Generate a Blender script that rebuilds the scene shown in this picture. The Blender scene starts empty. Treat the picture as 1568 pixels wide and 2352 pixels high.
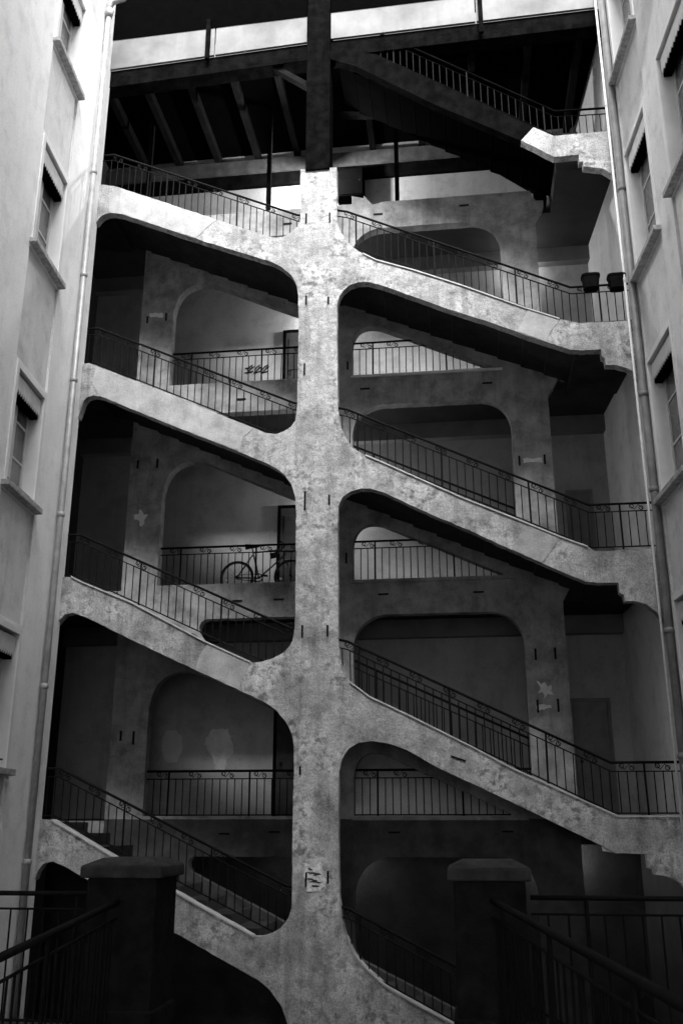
import bpy, math, random
from mathutils import Vector
random.seed(7)
S = 1.2                       # all plan numbers below are in units of 1.2 m
sc = bpy.context.scene
COL = sc.collection

# ------------------------------------------------------------------ camera, sky, sun, exposure
F_PX, W_PX, H_PX = 2200.0, 1568.0, 2352.0
PITCH, YAW, EYE = math.radians(18.2), math.radians(7.1), 1.6
cam = bpy.data.cameras.new("camera"); camo = bpy.data.objects.new("camera", cam); COL.objects.link(camo)
cam.sensor_fit = 'VERTICAL'; cam.sensor_height = 36.0; cam.lens = 36.0 * F_PX / H_PX
cam.clip_start = 0.1; cam.clip_end = 500
camo.location = (0, 0, EYE * S)
camo.rotation_euler = (math.radians(90) + PITCH, 0, YAW)
sc.camera = camo

world = bpy.data.worlds.new("World"); sc.world = world; world.use_nodes = True
nt = world.node_tree; nt.nodes.clear()
sky = nt.nodes.new('ShaderNodeTexSky'); sky.sky_type = 'NISHITA'; sky.sun_disc = False
SUN_EL, SUN_AZ = math.radians(46.5), math.radians(169)
sky.sun_elevation = SUN_EL; sky.sun_rotation = SUN_AZ; sky.air_density = 1.0; sky.dust_density = 3.0
bw = nt.nodes.new('ShaderNodeRGBToBW'); bg = nt.nodes.new('ShaderNodeBackground'); bg.inputs[1].default_value = 0.145
wo = nt.nodes.new('ShaderNodeOutputWorld')
nt.links.new(sky.outputs[0], bw.inputs[0]); nt.links.new(bw.outputs[0], bg.inputs[0]); nt.links.new(bg.outputs[0], wo.inputs[0])
sl = bpy.data.lights.new("sun", 'SUN'); slo = bpy.data.objects.new("sun", sl); COL.objects.link(slo)
sl.energy = 3.7; sl.angle = math.radians(32); sl.color = (1, 1, 1)
# direction towards the sun: rotation measured clockwise from +Y
sd = Vector((math.sin(SUN_AZ) * math.cos(SUN_EL), math.cos(SUN_AZ) * math.cos(SUN_EL), math.sin(SUN_EL)))
slo.rotation_euler = sd.to_track_quat('Z', 'Y').to_euler()
slo.location = (0, -5, 40)
sc.view_settings.view_transform = 'Standard'; sc.view_settings.look = 'None'
sc.view_settings.exposure = 2.15; sc.view_settings.gamma = 1
sc.cycles.max_bounces = 6; sc.cycles.diffuse_bounces = 4

# ------------------------------------------------------------------ measuring helpers
def ray(x, y):
    u = (x - W_PX / 2) / F_PX; v = (H_PX / 2 - y) / F_PX
    fy = math.cos(PITCH) - v * math.sin(PITCH); fz = math.sin(PITCH) + v * math.cos(PITCH)
    c, s = math.cos(YAW), math.sin(YAW)
    return (u * c - fy * s, u * s + fy * c, fz)
def U(x, y, Y):               # where the sight line of a measured photo point meets the upright plane at depth Y
    d = ray(x, y); t = Y / d[1]
    return (d[0] * t, EYE + d[2] * t)

# ------------------------------------------------------------------ materials
def mat(name, c0, c1=None, scale=3.0, rough=0.85, bump=0.0, bscale=20.0, pits=0.0, spec=0.3, streak=0.0, metal=0.0, stain=0.0, fine=0.0, contrast=(0.35, 0.65), emis=0.0):
    m = bpy.data.materials.new(name); m.use_nodes = True; n = m.node_tree; b = n.nodes['Principled BSDF']
    b.inputs['Roughness'].default_value = rough; b.inputs['Metallic'].default_value = metal
    b.inputs['Specular IOR Level'].default_value = spec
    if c1 is None: c1 = c0
    geo = n.nodes.new('ShaderNodeNewGeometry')
    def noise(sc_, det=6, vec=None, rgh=0.6):
        t = n.nodes.new('ShaderNodeTexNoise'); t.inputs['Scale'].default_value = sc_; t.inputs['Detail'].default_value = det
        t.inputs['Roughness'].default_value = rgh
        n.links.new(vec or geo.outputs['Position'], t.inputs['Vector']); return t
    def ramp(src, a, b_, va=0.0, vb=1.0):
        r = n.nodes.new('ShaderNodeMapRange'); r.inputs[1].default_value = a; r.inputs[2].default_value = b_
        r.inputs[3].default_value = va; r.inputs[4].default_value = vb; n.links.new(src, r.inputs[0]); return r.outputs[0]
    def mul(a, b_):
        k = n.nodes.new('ShaderNodeMath'); k.operation = 'MULTIPLY'; n.links.new(a, k.inputs[0]); n.links.new(b_, k.inputs[1]); return k.outputs[0]
    val = ramp(noise(scale).outputs[0], contrast[0], contrast[1], c0, c1)
    if pits:
        p = noise(bscale, 5, rgh=0.7)
        big = ramp(noise(1.6, 5).outputs[0], 0.45, 0.58, 0.08, 1.0)
        pv = ramp(p.outputs[0], 0.40, 0.53, 1.0, 0.0)
        pf = ramp(noise(bscale * 2.6, 4, rgh=0.75).outputs[0], 0.36, 0.46, 0.55, 0.0)
        big2 = ramp(noise(2.7, 4).outputs[0], 0.40, 0.56, 0.15, 1.0)
        kk = n.nodes.new('ShaderNodeMath'); kk.operation = 'MAXIMUM'; n.links.new(mul(pv, big), kk.inputs[0]); n.links.new(mul(pf, big2), kk.inputs[1]); k = kk.outputs[0]
        val = mul(val, ramp(k, 0, 1, 1.0, 1.0 - pits))
    if stain:
        st = ramp(noise(2.4, 8, rgh=0.72).outputs[0], 0.50, 0.66, 0.0, 1.0)
        mp2 = n.nodes.new('ShaderNodeMapping'); mp2.inputs['Scale'].default_value = (7, 7, 0.6); n.links.new(geo.outputs['Position'], mp2.inputs[0])
        s2 = ramp(noise(1.0, 6, mp2.outputs[0], 0.7).outputs[0], 0.52, 0.72, 0.0, 1.0)
        val = mul(val, ramp(st, 0, 1, 1.0, 1 - stain)); val = mul(val, ramp(s2, 0, 1, 1.0, 1 - stain * 0.7))
    if fine:
        val = mul(val, ramp(noise(42, 3).outputs[0], 0.25, 0.75, 1 - fine, 1 + fine))
    if streak:
        mp = n.nodes.new('ShaderNodeMapping'); mp.inputs['Scale'].default_value = (4, 4, 0.35)
        n.links.new(geo.outputs['Position'], mp.inputs[0])
        val = mul(val, ramp(noise(1.6, 5, mp.outputs[0]).outputs[0], 0.3, 0.7, 1 - streak, 1 + streak * 0.4))
    n.links.new(val, b.inputs['Base Color'])
    if bump:
        bm_ = n.nodes.new('ShaderNodeBump'); bm_.inputs['Strength'].default_value = bump; bm_.inputs['Distance'].default_value = 0.02
        n.links.new(noise(bscale, 6).outputs[0], bm_.inputs['Height']); n.links.new(bm_.outputs[0], b.inputs['Normal'])
    if emis:
        b.inputs['Emission Color'].default_value = (1, 1, 1, 1); b.inputs['Emission Strength'].default_value = emis
    return m
M = {}
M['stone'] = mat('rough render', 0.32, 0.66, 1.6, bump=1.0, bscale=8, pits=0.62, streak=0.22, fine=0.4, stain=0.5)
M['render_patch'] = mat('smooth render repair', 0.36, 0.50, 3.0, bump=0.3, bscale=30, fine=0.12, stain=0.25, pits=0.15)
M['panel'] = mat('sky gap board', 0.13, 0.23, 1.1, streak=0.1)  # stands in for the open sky above the roof beam
M['coping'] = mat('lit edge coping', 0.42, 0.6, 8, bump=0.2)
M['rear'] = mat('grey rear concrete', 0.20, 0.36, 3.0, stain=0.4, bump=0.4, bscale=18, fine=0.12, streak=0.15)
M['rear_shade'] = mat('shade-darkened rear stone', 0.035, 0.07, 3, bump=0.4, stain=0.3)  # shade below the lowest gallery put into the colour
M['backwall'] = mat('gallery plaster', 0.32, 0.44, 0.8, bump=0.15, stain=0.2, fine=0.15)
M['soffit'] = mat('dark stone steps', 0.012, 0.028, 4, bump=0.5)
M['slab'] = mat('dark ceiling plaster', 0.018, 0.03, 2, bump=0.2)  # very dark even colour
M['plaster_left'] = mat('pale plaster', 0.82, 0.90, 0.9, bump=0.3, bscale=45, stain=0.14, fine=0.10)
M['plaster_right'] = mat('greyer pale plaster', 0.70, 0.80, 0.9, bump=0.3, bscale=45, stain=0.2, fine=0.10)
M['spandrel'] = mat('darker spandrel plaster', 0.62, 0.74, 1.5, bump=0.3, bscale=45, stain=0.22, fine=0.10)  # slightly darker than the wall around the windows
M['surround'] = mat('white window surround', 0.72, 0.8, 2)
M['reveal'] = mat('white window reveal', 0.62, 0.72, 2)
M['sill'] = mat('stone sill', 0.25, 0.5, 12, bump=0.3)
M['frame'] = mat('painted window frame', 0.45, 0.55, 6)
M['pane'] = mat('window glass', 0.08, 0.20, 1.5, rough=0.15, spec=0.6)
M['valance'] = mat('scalloped tin valance', 0.55, 0.65, 8)
M['iron'] = mat('black wrought iron', 0.004, 0.008, 20, rough=0.7, spec=0.08)
M['zinc'] = mat('zinc pipe', 0.26, 0.38, 5, rough=0.5, spec=0.5, metal=0.2, streak=0.15)
M['zinc_dark'] = mat('weathered pipe', 0.14, 0.22, 5, rough=0.5, spec=0.5, streak=0.15)
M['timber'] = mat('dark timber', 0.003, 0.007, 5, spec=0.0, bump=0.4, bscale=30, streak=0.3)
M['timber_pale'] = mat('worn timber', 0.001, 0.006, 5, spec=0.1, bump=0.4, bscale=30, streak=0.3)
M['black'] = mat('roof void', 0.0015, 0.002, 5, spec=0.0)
M['lit_patch'] = mat('painted lit patch', 0.5, 0.6, 3)  # pool of light painted on the lower wall
M['door'] = mat('dark door paint', 0.03, 0.05, 5)
M['rubber'] = mat('rubber', 0.02, 0.03, 20)
M['bike'] = mat('silver bicycle paint', 0.07, 0.1, 20, rough=0.3, spec=0.6)
M['pot'] = mat('dark flower pot', 0.003, 0.008, 8, rough=0.9, spec=0.05)
M['pier'] = mat('dark stone pier', 0.004, 0.014, 6, spec=0.1, bump=0.8)  # near-black stone colour
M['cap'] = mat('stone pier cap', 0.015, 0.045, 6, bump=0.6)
M['paving'] = mat('dark paving', 0.02, 0.04, 2, bump=0.4)
M['ceilbeam'] = mat('grey ceiling beam plaster', 0.14, 0.2, 2, bump=0.2)
M['platewood'] = mat('grey wall plate timber', 0.05, 0.10, 4, streak=0.3)
M['door_grey'] = mat('grey door paint', 0.14, 0.2, 5)
M['low_shade'] = mat('shade-darkened lower wall', 0.015, 0.035, 2, bump=0.4)  # lower walls darkened in the colour to paint their shade
M['wallfar'] = mat('grey plaster', 0.22, 0.28, 1)
M['lampglass'] = mat('lamp glass', 0.8, 0.8, 5, emis=3.0)
M['paper'] = mat('torn white paper', 0.55, 0.8, 22, contrast=(0.42, 0.55))
M['ink'] = mat('dark paint', 0.03, 0.04, 5)
M['pale'] = mat('pale plaster and lit patch', 0.55, 0.75, 5)  # bare plaster marks, and one patch of light painted on the wall
M['reflector'] = mat('white reflector', 0.85, 0.85, 5, rough=0.3)

# ------------------------------------------------------------------ mesh helpers (plan units, scaled by S on build)
WLOC = {}
class MB:
    def __init__(s): s.v = []; s.f = []; s.smooth = False
    def add(s, vs, fs):
        o = len(s.v); s.v += [tuple(a) for a in vs]; s.f += [tuple(i + o for i in q) for q in fs]; return s
    def box(s, x0, x1, y0, y1, z0, z1):
        return s.add([(x0, y0, z0), (x1, y0, z0), (x1, y1, z0), (x0, y1, z0), (x0, y0, z1), (x1, y0, z1), (x1, y1, z1), (x0, y1, z1)],
                     [(0, 3, 2, 1), (4, 5, 6, 7), (0, 1, 5, 4), (1, 2, 6, 5), (2, 3, 7, 6), (3, 0, 4, 7)])
    def hexa(s, lo, hi):      # lo, hi: four points each, in order round
        return s.add(list(lo) + list(hi), [(0, 3, 2, 1), (4, 5, 6, 7), (0, 1, 5, 4), (1, 2, 6, 5), (2, 3, 7, 6), (3, 0, 4, 7)])
    def tube(s, pts, r, n=8, cap=True):
        pts = [Vector(p) for p in pts]; rs = r if isinstance(r, (list, tuple)) else [r] * len(pts); o = len(s.v)
        prev = None
        for i, p in enumerate(pts):
            d = (pts[min(i + 1, len(pts) - 1)] - pts[max(i - 1, 0)]).normalized()
            if prev is None:
                a = Vector((0, 0, 1)) if abs(d.z) < 0.9 else Vector((0, 1, 0)); u = d.cross(a).normalized()
            else: u = (prev - d * prev.dot(d)).normalized()
            prev = u; w = d.cross(u)
            for k in range(n):
                an = 2 * math.pi * k / n; s.v.append(tuple(p + (u * math.cos(an) + w * math.sin(an)) * rs[i]))
        for i in range(len(pts) - 1):
            for k in range(n):
                a = o + i * n + k; b = o + i * n + (k + 1) % n; s.f.append((a, b, b + n, a + n))
        if cap:
            s.f.append(tuple(o + k for k in range(n))[::-1]); e = o + (len(pts) - 1) * n; s.f.append(tuple(e + k for k in range(n)))
        return s
    def ring(s, c, R, r, ax='y', n=14, m=6):
        c = Vector(c); pts = []
        for i in range(n):
            a = 2 * math.pi * i / n
            for k in range(m):
                b = 2 * math.pi * k / m; rr = R + r * math.cos(b); h = r * math.sin(b)
                pts.append((c.x + rr * math.cos(a), c.y + h, c.z + rr * math.sin(a)) if ax == 'y' else (c.x + rr * math.cos(a), c.y + rr * math.sin(a), c.z + h))
        fs = [(i * m + k, ((i + 1) % n) * m + k, ((i + 1) % n) * m + (k + 1) % m, i * m + (k + 1) % m) for i in range(n) for k in range(m)]
        return s.add(pts, fs)
    def build(s, name, m, parent=None, smooth=False, bevel=0.0):
        o0 = WLOC.get(parent.name, Vector()) if parent else Vector()
        me = bpy.data.meshes.new(name)
        me.from_pydata([(Vector(p) * S - o0) for p in s.v], [], s.f); me.update()
        me.materials.append(m if not isinstance(m, str) else M[m])
        if smooth: me.polygons.foreach_set('use_smooth', [True] * len(me.polygons))
        o = bpy.data.objects.new(name, me); COL.objects.link(o)
        if parent: o.parent = parent; WLOC[o.name] = WLOC[parent.name]
        else: WLOC[o.name] = Vector()
        if bevel:
            b = o.modifiers.new('soft edges', 'BEVEL'); b.width = bevel * S; b.segments = 2; b.limit_method = 'ANGLE'
        return o
def thing(name, label, cat, loc, group=None):
    o = bpy.data.objects.new(name, None); COL.objects.link(o); o.location = Vector(loc) * S; WLOC[o.name] = Vector(loc) * S
    o.empty_display_size = 0.2; o['label'] = label; o['category'] = cat
    if group: o['group'] = group
    return o
def structure(o): o['kind'] = 'structure'; return o
def plate(outer, holes, y0, y1, jitter=0.0, step=0.07):
    """flat shape with holes standing in the X-Z plane between depths y0 and y1"""
    cu = bpy.data.curves.new('tmp', 'CURVE'); cu.dimensions = '2D'; cu.fill_mode = 'BOTH'; cu.extrude = (y1 - y0) / 2
    for poly in [outer] + list(holes):
        pts = []
        for i, a in enumerate(poly):
            b = poly[(i + 1) % len(poly)]; L = math.hypot(b[0] - a[0], b[1] - a[1]); k = max(1, int(L / step)) if jitter else 1
            for q in range(k):
                t = q / k; j = jitter if q else 0
                pts.append((a[0] + (b[0] - a[0]) * t + random.uniform(-j, j), a[1] + (b[1] - a[1]) * t + random.uniform(-j, j)))
        sp = cu.splines.new('POLY'); sp.points.add(len(pts) - 1)
        for i, p in enumerate(pts): sp.points[i].co = (p[0], p[1], 0, 1)
        sp.use_cyclic_u = True
    ob = bpy.data.objects.new('tmp', cu); COL.objects.link(ob)
    me = bpy.data.meshes.new_from_object(ob.evaluated_get(bpy.context.evaluated_depsgraph_get()))
    mb = MB(); yc = (y0 + y1) / 2
    mb.add([(v.co.x, yc + v.co.z, v.co.y) for v in me.vertices], [tuple(p.vertices)[::-1] for p in me.polygons])
    bpy.data.objects.remove(ob); bpy.data.curves.remove(cu); bpy.data.meshes.remove(me)
    return mb
def rounded(poly, radii, n=8):
    out = []; N = len(poly)
    for i, p in enumerate(poly):
        r = radii[i] if isinstance(radii, (list, tuple)) else radii
        p = Vector(p); a = Vector(poly[i - 1]) - p; b = Vector(poly[(i + 1) % N]) - p
        if r <= 0: out.append(tuple(p)); continue
        ang = a.angle(b); t = r / math.tan(ang / 2); t = min(t, a.length * 0.48, b.length * 0.48)
        P0 = p + a.normalized() * t; P2 = p + b.normalized() * t
        for k in range(n + 1):
            u = k / n; out.append(tuple((1 - u) ** 2 * P0 + 2 * u * (1 - u) * (p * 0.75 + (P0 + P2) * 0.125) + u * u * P2))
    return out
def flipfix(o):
    import bmesh
    b = bmesh.new(); b.from_mesh(o.data); bmesh.ops.recalc_face_normals(b, faces=b.faces); b.to_mesh(o.data); b.free(); return o

# ------------------------------------------------------------------ levels
YF, YB, YW = 12.2, 13.4, 14.7       # front frame, rear frame, back wall
XL, XR = -5.37, 2.62                # courtyard corners of the side buildings
LV = [11.40, 8.25, 4.98, 1.72, -1.5]       # gallery floors, top one first
BAYL = -6.3
def flight(k):                       # the line a flight's string follows: level, slope, short level, slope
    zt = [11.23, 8.10, 4.86, 1.70][k]; zb = [8.28, 5.01, 1.72, -1.5][k]
    return [(-5.2, zt), (-2.2, zt - 3.0 * 0.466), (-1.62, zb + 3.37 * 0.466), (1.75, zb)]

# ------------------------------------------------------------------ open stair tower
tower = thing('stair_tower', 'tall open stair block with pale concrete zigzag frame standing between two plastered buildings', 'stair tower', (-1.4, 13.4, -3.0))
D = lambda pts, Y=YF: [U(x, y, Y) for x, y in pts]
left_top = [(690, 388), (690, 505), (684, 519), (670, 532), (650, 544), (632, 546), (610, 541), (500, 505), (340, 452), (265, 428), (238, 424), (214, 426),
            (212, 512), (222, 510), (228, 501), (236, 494), (246, 490), (260, 489), (280, 492), (350, 515), (440, 545), (520, 570), (590, 591), (625, 602), (648, 614), (670, 633), (681, 653), (685, 678),
            (686, 763), (683, 888), (682, 938), (678, 966), (668, 980), (653, 990), (635, 997), (612, 995), (570, 978), (390, 905), (300, 870), (220, 839), (205, 834), (178, 836),
            (168, 960), (180, 958), (187, 938), (192, 922), (201, 912), (215, 908), (232, 911), (250, 918), (375, 970), (550, 1038), (578, 1050), (615, 1065), (640, 1079), (655, 1092), (668, 1110), (677, 1138),
            (680, 1176), (679, 1326), (677, 1441), (672, 1471), (664, 1485), (652, 1498), (625, 1513), (597, 1521), (577, 1522), (465, 1471), (300, 1383), (190, 1338), (165, 1325), (135, 1326),
            (122, 1431), (132, 1431), (140, 1421), (150, 1411), (168, 1407), (200, 1418), (275, 1456), (400, 1516), (550, 1586), (605, 1611), (635, 1631), (655, 1656), (670, 1686), (675, 1716),
            (675, 1764), (672, 1864), (671, 2044), (670, 2084), (662, 2109), (645, 2131), (620, 2145), (600, 2151), (582, 2151), (362, 2026), (260, 1968), (120, 1884), (98, 1882), (80, 1884),
            (70, 2024), (80, 2020), (86, 2002), (100, 1984), (120, 1978), (145, 1988), (185, 2011), (280, 2066), (390, 2136), (460, 2176), (540, 2221), (590, 2249), (620, 2274), (645, 2309), (660, 2352), (668, 2420), (668, 2760)]
right_up = [(806, 2760), (812, 2600), (850, 2520), (1000, 2560), (1300, 2700), (1330, 2700), (1330, 2500), (1180, 2428), (1034, 2349), (959, 2309), (884, 2264), (844, 2229), (814, 2194), (797, 2154), (785, 2110), (779, 2050), (777, 1852), (778, 1775),
            (784, 1746), (799, 1721), (824, 1706), (854, 1702), (894, 1708), (934, 1723), (999, 1760), (1209, 1859), (1334, 1919), (1399, 1952), (1416, 1960), (1484, 1961), (1488, 1994), (1500, 1997), (1503, 2009), (1534, 2014), (1562, 2028), (1590, 2062), (1606, 2110),
            (1640, 2110), (1640, 1873), (1568, 1873), (1419, 1875), (1349, 1844), (1174, 1764), (1084, 1716), (934, 1641), (849, 1601), (822, 1584), (803, 1566), (790, 1543), (783, 1518), (777, 1480),
            (775, 1200), (777, 1162), (786, 1142), (804, 1129), (828, 1122), (850, 1122), (882, 1131), (964, 1170), (1084, 1221), (1174, 1263), (1244, 1293), (1344, 1336), (1374, 1339), (1419, 1338), (1422, 1361), (1431, 1366), (1434, 1381), (1454, 1380), (1484, 1388), (1506, 1405), (1526, 1430), (1532, 1460),
            (1560, 1460), (1550, 1258), (1515, 1260), (1366, 1266), (1349, 1256), (1284, 1233), (1199, 1198), (1059, 1143), (969, 1103), (884, 1065), (839, 1046), (812, 1030), (793, 1005), (781, 975), (776, 940),
            (774, 800), (774, 700), (779, 681), (788, 667), (804, 654), (824, 648), (844, 647), (884, 658), (1024, 708), (1134, 743), (1214, 773), (1309, 803), (1334, 805), (1379, 802), (1381, 819), (1388, 823), (1390, 838), (1414, 838), (1439, 845), (1459, 858), (1474, 880), (1480, 900),
            (1500, 900), (1490, 733), (1456, 736), (1329, 742), (1284, 733), (1199, 706), (1059, 656), (949, 621), (864, 598), (833, 583), (810, 567), (792, 548), (781, 530), (774, 505), (773, 384), (745, 386), (715, 392)]
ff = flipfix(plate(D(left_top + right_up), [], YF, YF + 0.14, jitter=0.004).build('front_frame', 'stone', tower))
ff['label'] = 'pale rough rendered front frame, a central pillar crossed by sloping strings'
# white upper right landing block
ul = [(1196, 322), (1224, 292), (1271, 312), (1404, 300), (1440, 298), (1450, 430), (1424, 425), (1416, 414), (1404, 400), (1384, 387), (1359, 384), (1339, 382), (1338, 370), (1329, 372), (1328, 355), (1271, 360)]
lb = flipfix(plate(D(ul), [], YF, YF + 0.14, jitter=0.004).build('landing_block', 'stone', tower)); lb['label'] = 'bright masonry landing end below the dark timber string'

# smooth repair panels standing 6 mm proud of the rough render
patches = [[(268, 430), (340, 453), (500, 506), (488, 512), (450, 547), (440, 544), (350, 515), (282, 492), (252, 488), (250, 450)],
           [(222, 842), (300, 872), (390, 907), (570, 979), (582, 984), (560, 1002), (549, 1036), (375, 969), (252, 918), (228, 909), (212, 880)],
           [(478, 1477), (577, 1523), (560, 1550), (548, 1584), (448, 1538), (462, 1500)],
           [(1160, 694), (1284, 735), (1262, 764), (1256, 786), (1214, 771), (1186, 761), (1205, 725), (1212, 712)],
           [(1215, 1207), (1284, 1235), (1265, 1265), (1243, 1292), (1174, 1261), (1190, 1235)],
           [(1204, 324), (1228, 296), (1271, 314), (1340, 308), (1345, 352), (1300, 356), (1271, 358)]]
for i, p in enumerate(patches[:5]):
    q = plate(D(p), [], YF - 0.006, YF + 0.02, jitter=0.006, step=0.05).build('render_patch', 'render_patch', tower); flipfix(q)
# coping along string tops (narrow ledge, paler in colour to paint the lit top edge)
def ledge(pts, name='coping'):
    mb = MB()
    for a, b in zip(pts[:-1], pts[1:]):
        a = U(*a, YF); b = U(*b, YF); h = 0.012; y0, y1 = YF - 0.018, YF + 0.15
        mb.hexa([(a[0], y0, a[1] - 0.008), (b[0], y0, b[1] - 0.008), (b[0], y1, b[1] - 0.008), (a[0], y1, a[1] - 0.008)],
                [(a[0], y0, a[1] + h), (b[0], y0, b[1] + h), (b[0], y1, b[1] + h), (a[0], y1, a[1] + h)])
    return mb.build(name, 'coping', tower)
for pts in ([(833, 583), (864, 598), (949, 621), (1059, 656), (1199, 706), (1284, 733)], [(839, 1046), (884, 1065), (969, 1103), (1059, 1143), (1199, 1198), (1284, 1233), (1349, 1256)],
            [(165, 1325), (190, 1338), (300, 1383), (465, 1471), (575, 1521)], [(803, 1566), (849, 1601), (934, 1641), (1084, 1716), (1174, 1764), (1349, 1844), (1419, 1875), (1590, 1875)],
            [(120, 1884), (260, 1968), (362, 2026), (582, 2151)], [(797, 2154), (814, 2194), (844, 2229), (884, 2264), (959, 2309), (1034, 2349), (1180, 2428)]):
    ledge(pts)

# iron wall ties (dark pins) on the front pillar
ties = [(703, 502, 22), (757, 500, 22), (703, 690, 20), (754, 690, 16), (699, 848, 26), (700, 1150, 42), (756, 1148, 22), (694, 1450, 28), (752, 1449, 26), (689, 1770, 20), (703, 2020, 34), (753, 2015, 30)]
for x, y, h in ties:
    x0, z0 = U(x, y + h / 2, YF); x1, z1 = U(x, y - h / 2, YF)
    MB().box(x0 - 0.012, x0 + 0.012, YF - 0.012, YF + 0.01, z0, z1).build('wall_tie', 'iron', ff)
x, z = U(1052, 1745, YF); MB().hexa([(x - .09, YF - .01, z + .03), (x + .09, YF - .01, z - .03), (x + .09, YF + .01, z - .03), (x - .09, YF + .01, z + .03)],
                                   [(x - .09, YF - .01, z + .055), (x + .09, YF - .01, z - .005), (x + .09, YF + .01, z - .005), (x - .09, YF + .01, z + .055)]).build('wall_tie', 'iron', ff)

# rear frame: pillars, gallery beams and rear strings, one plate with rounded openings
PX = [(-4.97, -4.43), (-2.12, -1.50), (0.88, 1.45)]
SD = 0.50
outer = [(-4.97, -3.6), (1.45, -3.6), (1.45, 4.6), (1.62, 4.9), (1.62, 5.15), (1.45, 5.15), (1.45, 7.75), (1.66, 8.1), (1.66, 8.3), (1.45, 8.35), (1.45, 10.85), (1.6, 11.1), (1.6, 11.22), (1.45, 11.25), (1.4, 11.4), (-1.0, 11.4), (-1.15, 11.36), (-1.3, 11.55), (-1.5, 11.62), (-4.97, 11.42)]
outer[18:] = [(-1.3, 11.5), (-1.5, 11.56), (-1.5, 11.4), (-2.12, 11.4), (-4.97, 11.4)]
holes = []
for k in range(4):
    fl = flight(k); beam = LV[k] - 0.50; floor = LV[k + 1] + 0.02
    def zl(x, off=0.0):
        (a, b) = (fl[0], fl[1]) if x < -1.9 else (fl[2], fl[3])
        return a[1] + (b[1] - a[1]) * (x - a[0]) / (b[0] - a[0]) + off
    xa, xb = PX[0][1], PX[1][0]
    # left bay: wedge under the beam, then the large opening below the string
    xs = xa
    while zl(xs) > beam - 0.05: xs += 0.02
    xs = max(xs + 0.05, -3.75)
    holes.append(rounded([(xs, beam), (xb, beam), (xb, zl(xb)), (xs, zl(xs) + 0.02)], [0.12, 0.18, 0.12, 0.16]))
    holes.append(rounded([(xa, zl(xa, -SD)), (xb, zl(xb, -SD)), (xb, floor), (xa, floor)], [0.5, 0.3, 0, 0]))
    xa, xb = PX[1][1], PX[2][0]
    holes.append(rounded([(xa, beam), (xb, beam), (xb, zl(xb)), (xa, zl(xa))], [0.45, 0.42, 0.1, 0.2]))
    x2 = xb
    while zl(x2, -SD) < floor + 0.02: x2 -= 0.02
    holes.append(rounded([(xa, zl(xa, -SD)), (x2, zl(x2, -SD)), (x2, floor), (xa, floor)], [0.33, 0, 0, 0]))
ZS = LV[3] - 0.02
up_outer = [(-4.97, ZS)] + [(1.45, ZS)] + [p for p in outer if p[1] > ZS]
low_outer = [(-4.97, -3.6), (1.45, -3.6), (1.45, ZS - .002), (-4.97, ZS - .002)]
def above(h): return min(p[1] for p in h) > ZS - 0.15
hu = [h for h in holes[:12]]; hl_ = holes[12:]
flipfix(plate(low_outer, hl_, YB, YB + 0.17, jitter=0.003).build('ground_floor_frame', 'rear_shade', tower))  # lower part of the frame, split off to carry painted shade
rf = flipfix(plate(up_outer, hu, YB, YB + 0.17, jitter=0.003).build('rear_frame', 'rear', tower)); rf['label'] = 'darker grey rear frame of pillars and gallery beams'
for x, y, h in [(339, 735, 20), (382, 728, 22), (1192, 1058, 24), (1250, 1055, 24), (317, 1067, 22), (362, 1064, 24), (1229, 1503, 26), (1274, 1501, 26), (1234, 1622, 28), (1281, 1620, 28), (798, 840, 22), (795, 1282, 26), (278, 1690, 22), (307, 1695, 30)]:
    x0, z0 = U(x, y, YB); MB().box(x0 - 0.014, x0 + 0.014, YB - 0.012, YB + 0.01, z0 - h / 2 * .0062, z0 + h / 2 * .0062).build('wall_tie', 'iron', rf)
for x, y in [(868, 492), (1065, 472), (838, 893), (1118, 880), (880, 1365), (1098, 1360), (545, 1380), (640, 1377), (554, 917), (905, 1912), (1165, 1910), (515, 1915), (630, 1911), (660, 514)]:
    x0, z0 = U(x, y, YB); MB().box(x0 - 0.075, x0 + 0.075, YB - 0.012, YB + 0.01, z0 - 0.012, z0 + 0.012).build('wall_tie', 'iron', rf)

# stair flights, landings, gallery floors
def steps(pts, y0, y1, name='stair_flight', m='soffit', top=-0.10, thick=0.24, sub=0.155):
    outl = []; low = []
    for (a, b) in zip(pts[:-1], pts[1:]):
        drop = a[1] - b[1]; n = max(1, round(abs(drop) / sub)) if abs(drop) > 0.2 else 1
        for i in range(n):
            xa = a[0] + (b[0] - a[0]) * i / n; xb = a[0] + (b[0] - a[0]) * (i + 1) / n
            z = a[1] - drop * (i + (1 if n > 1 else 0)) / n + top + (sub * 0.5 if n > 1 else 0)
            outl += [(xa, z), (xb, z)]
        for i in range(n):
            za_ = a[1] - drop * i / n + top - thick; zb_ = a[1] - drop * (i + 1) / n + top - thick; xa = a[0] + (b[0] - a[0]) * i / n; xb = a[0] + (b[0] - a[0]) * (i + 1) / n
            low += [(xa, za_), (xb - 0.01, zb_ + (za_ - zb_) * 0.22)]
    return flipfix(plate(outl + low[::-1], [], y0, y1).build(name, m, tower))
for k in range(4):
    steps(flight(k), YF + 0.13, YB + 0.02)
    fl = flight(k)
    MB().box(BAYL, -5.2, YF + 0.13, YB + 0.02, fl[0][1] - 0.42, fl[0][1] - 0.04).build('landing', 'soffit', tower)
    MB().box(1.75, XR + 0.1, YF + 0.13, YB + 0.30, fl[3][1] - 0.42, fl[3][1] - 0.04).build('landing', 'soffit', tower)
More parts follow.
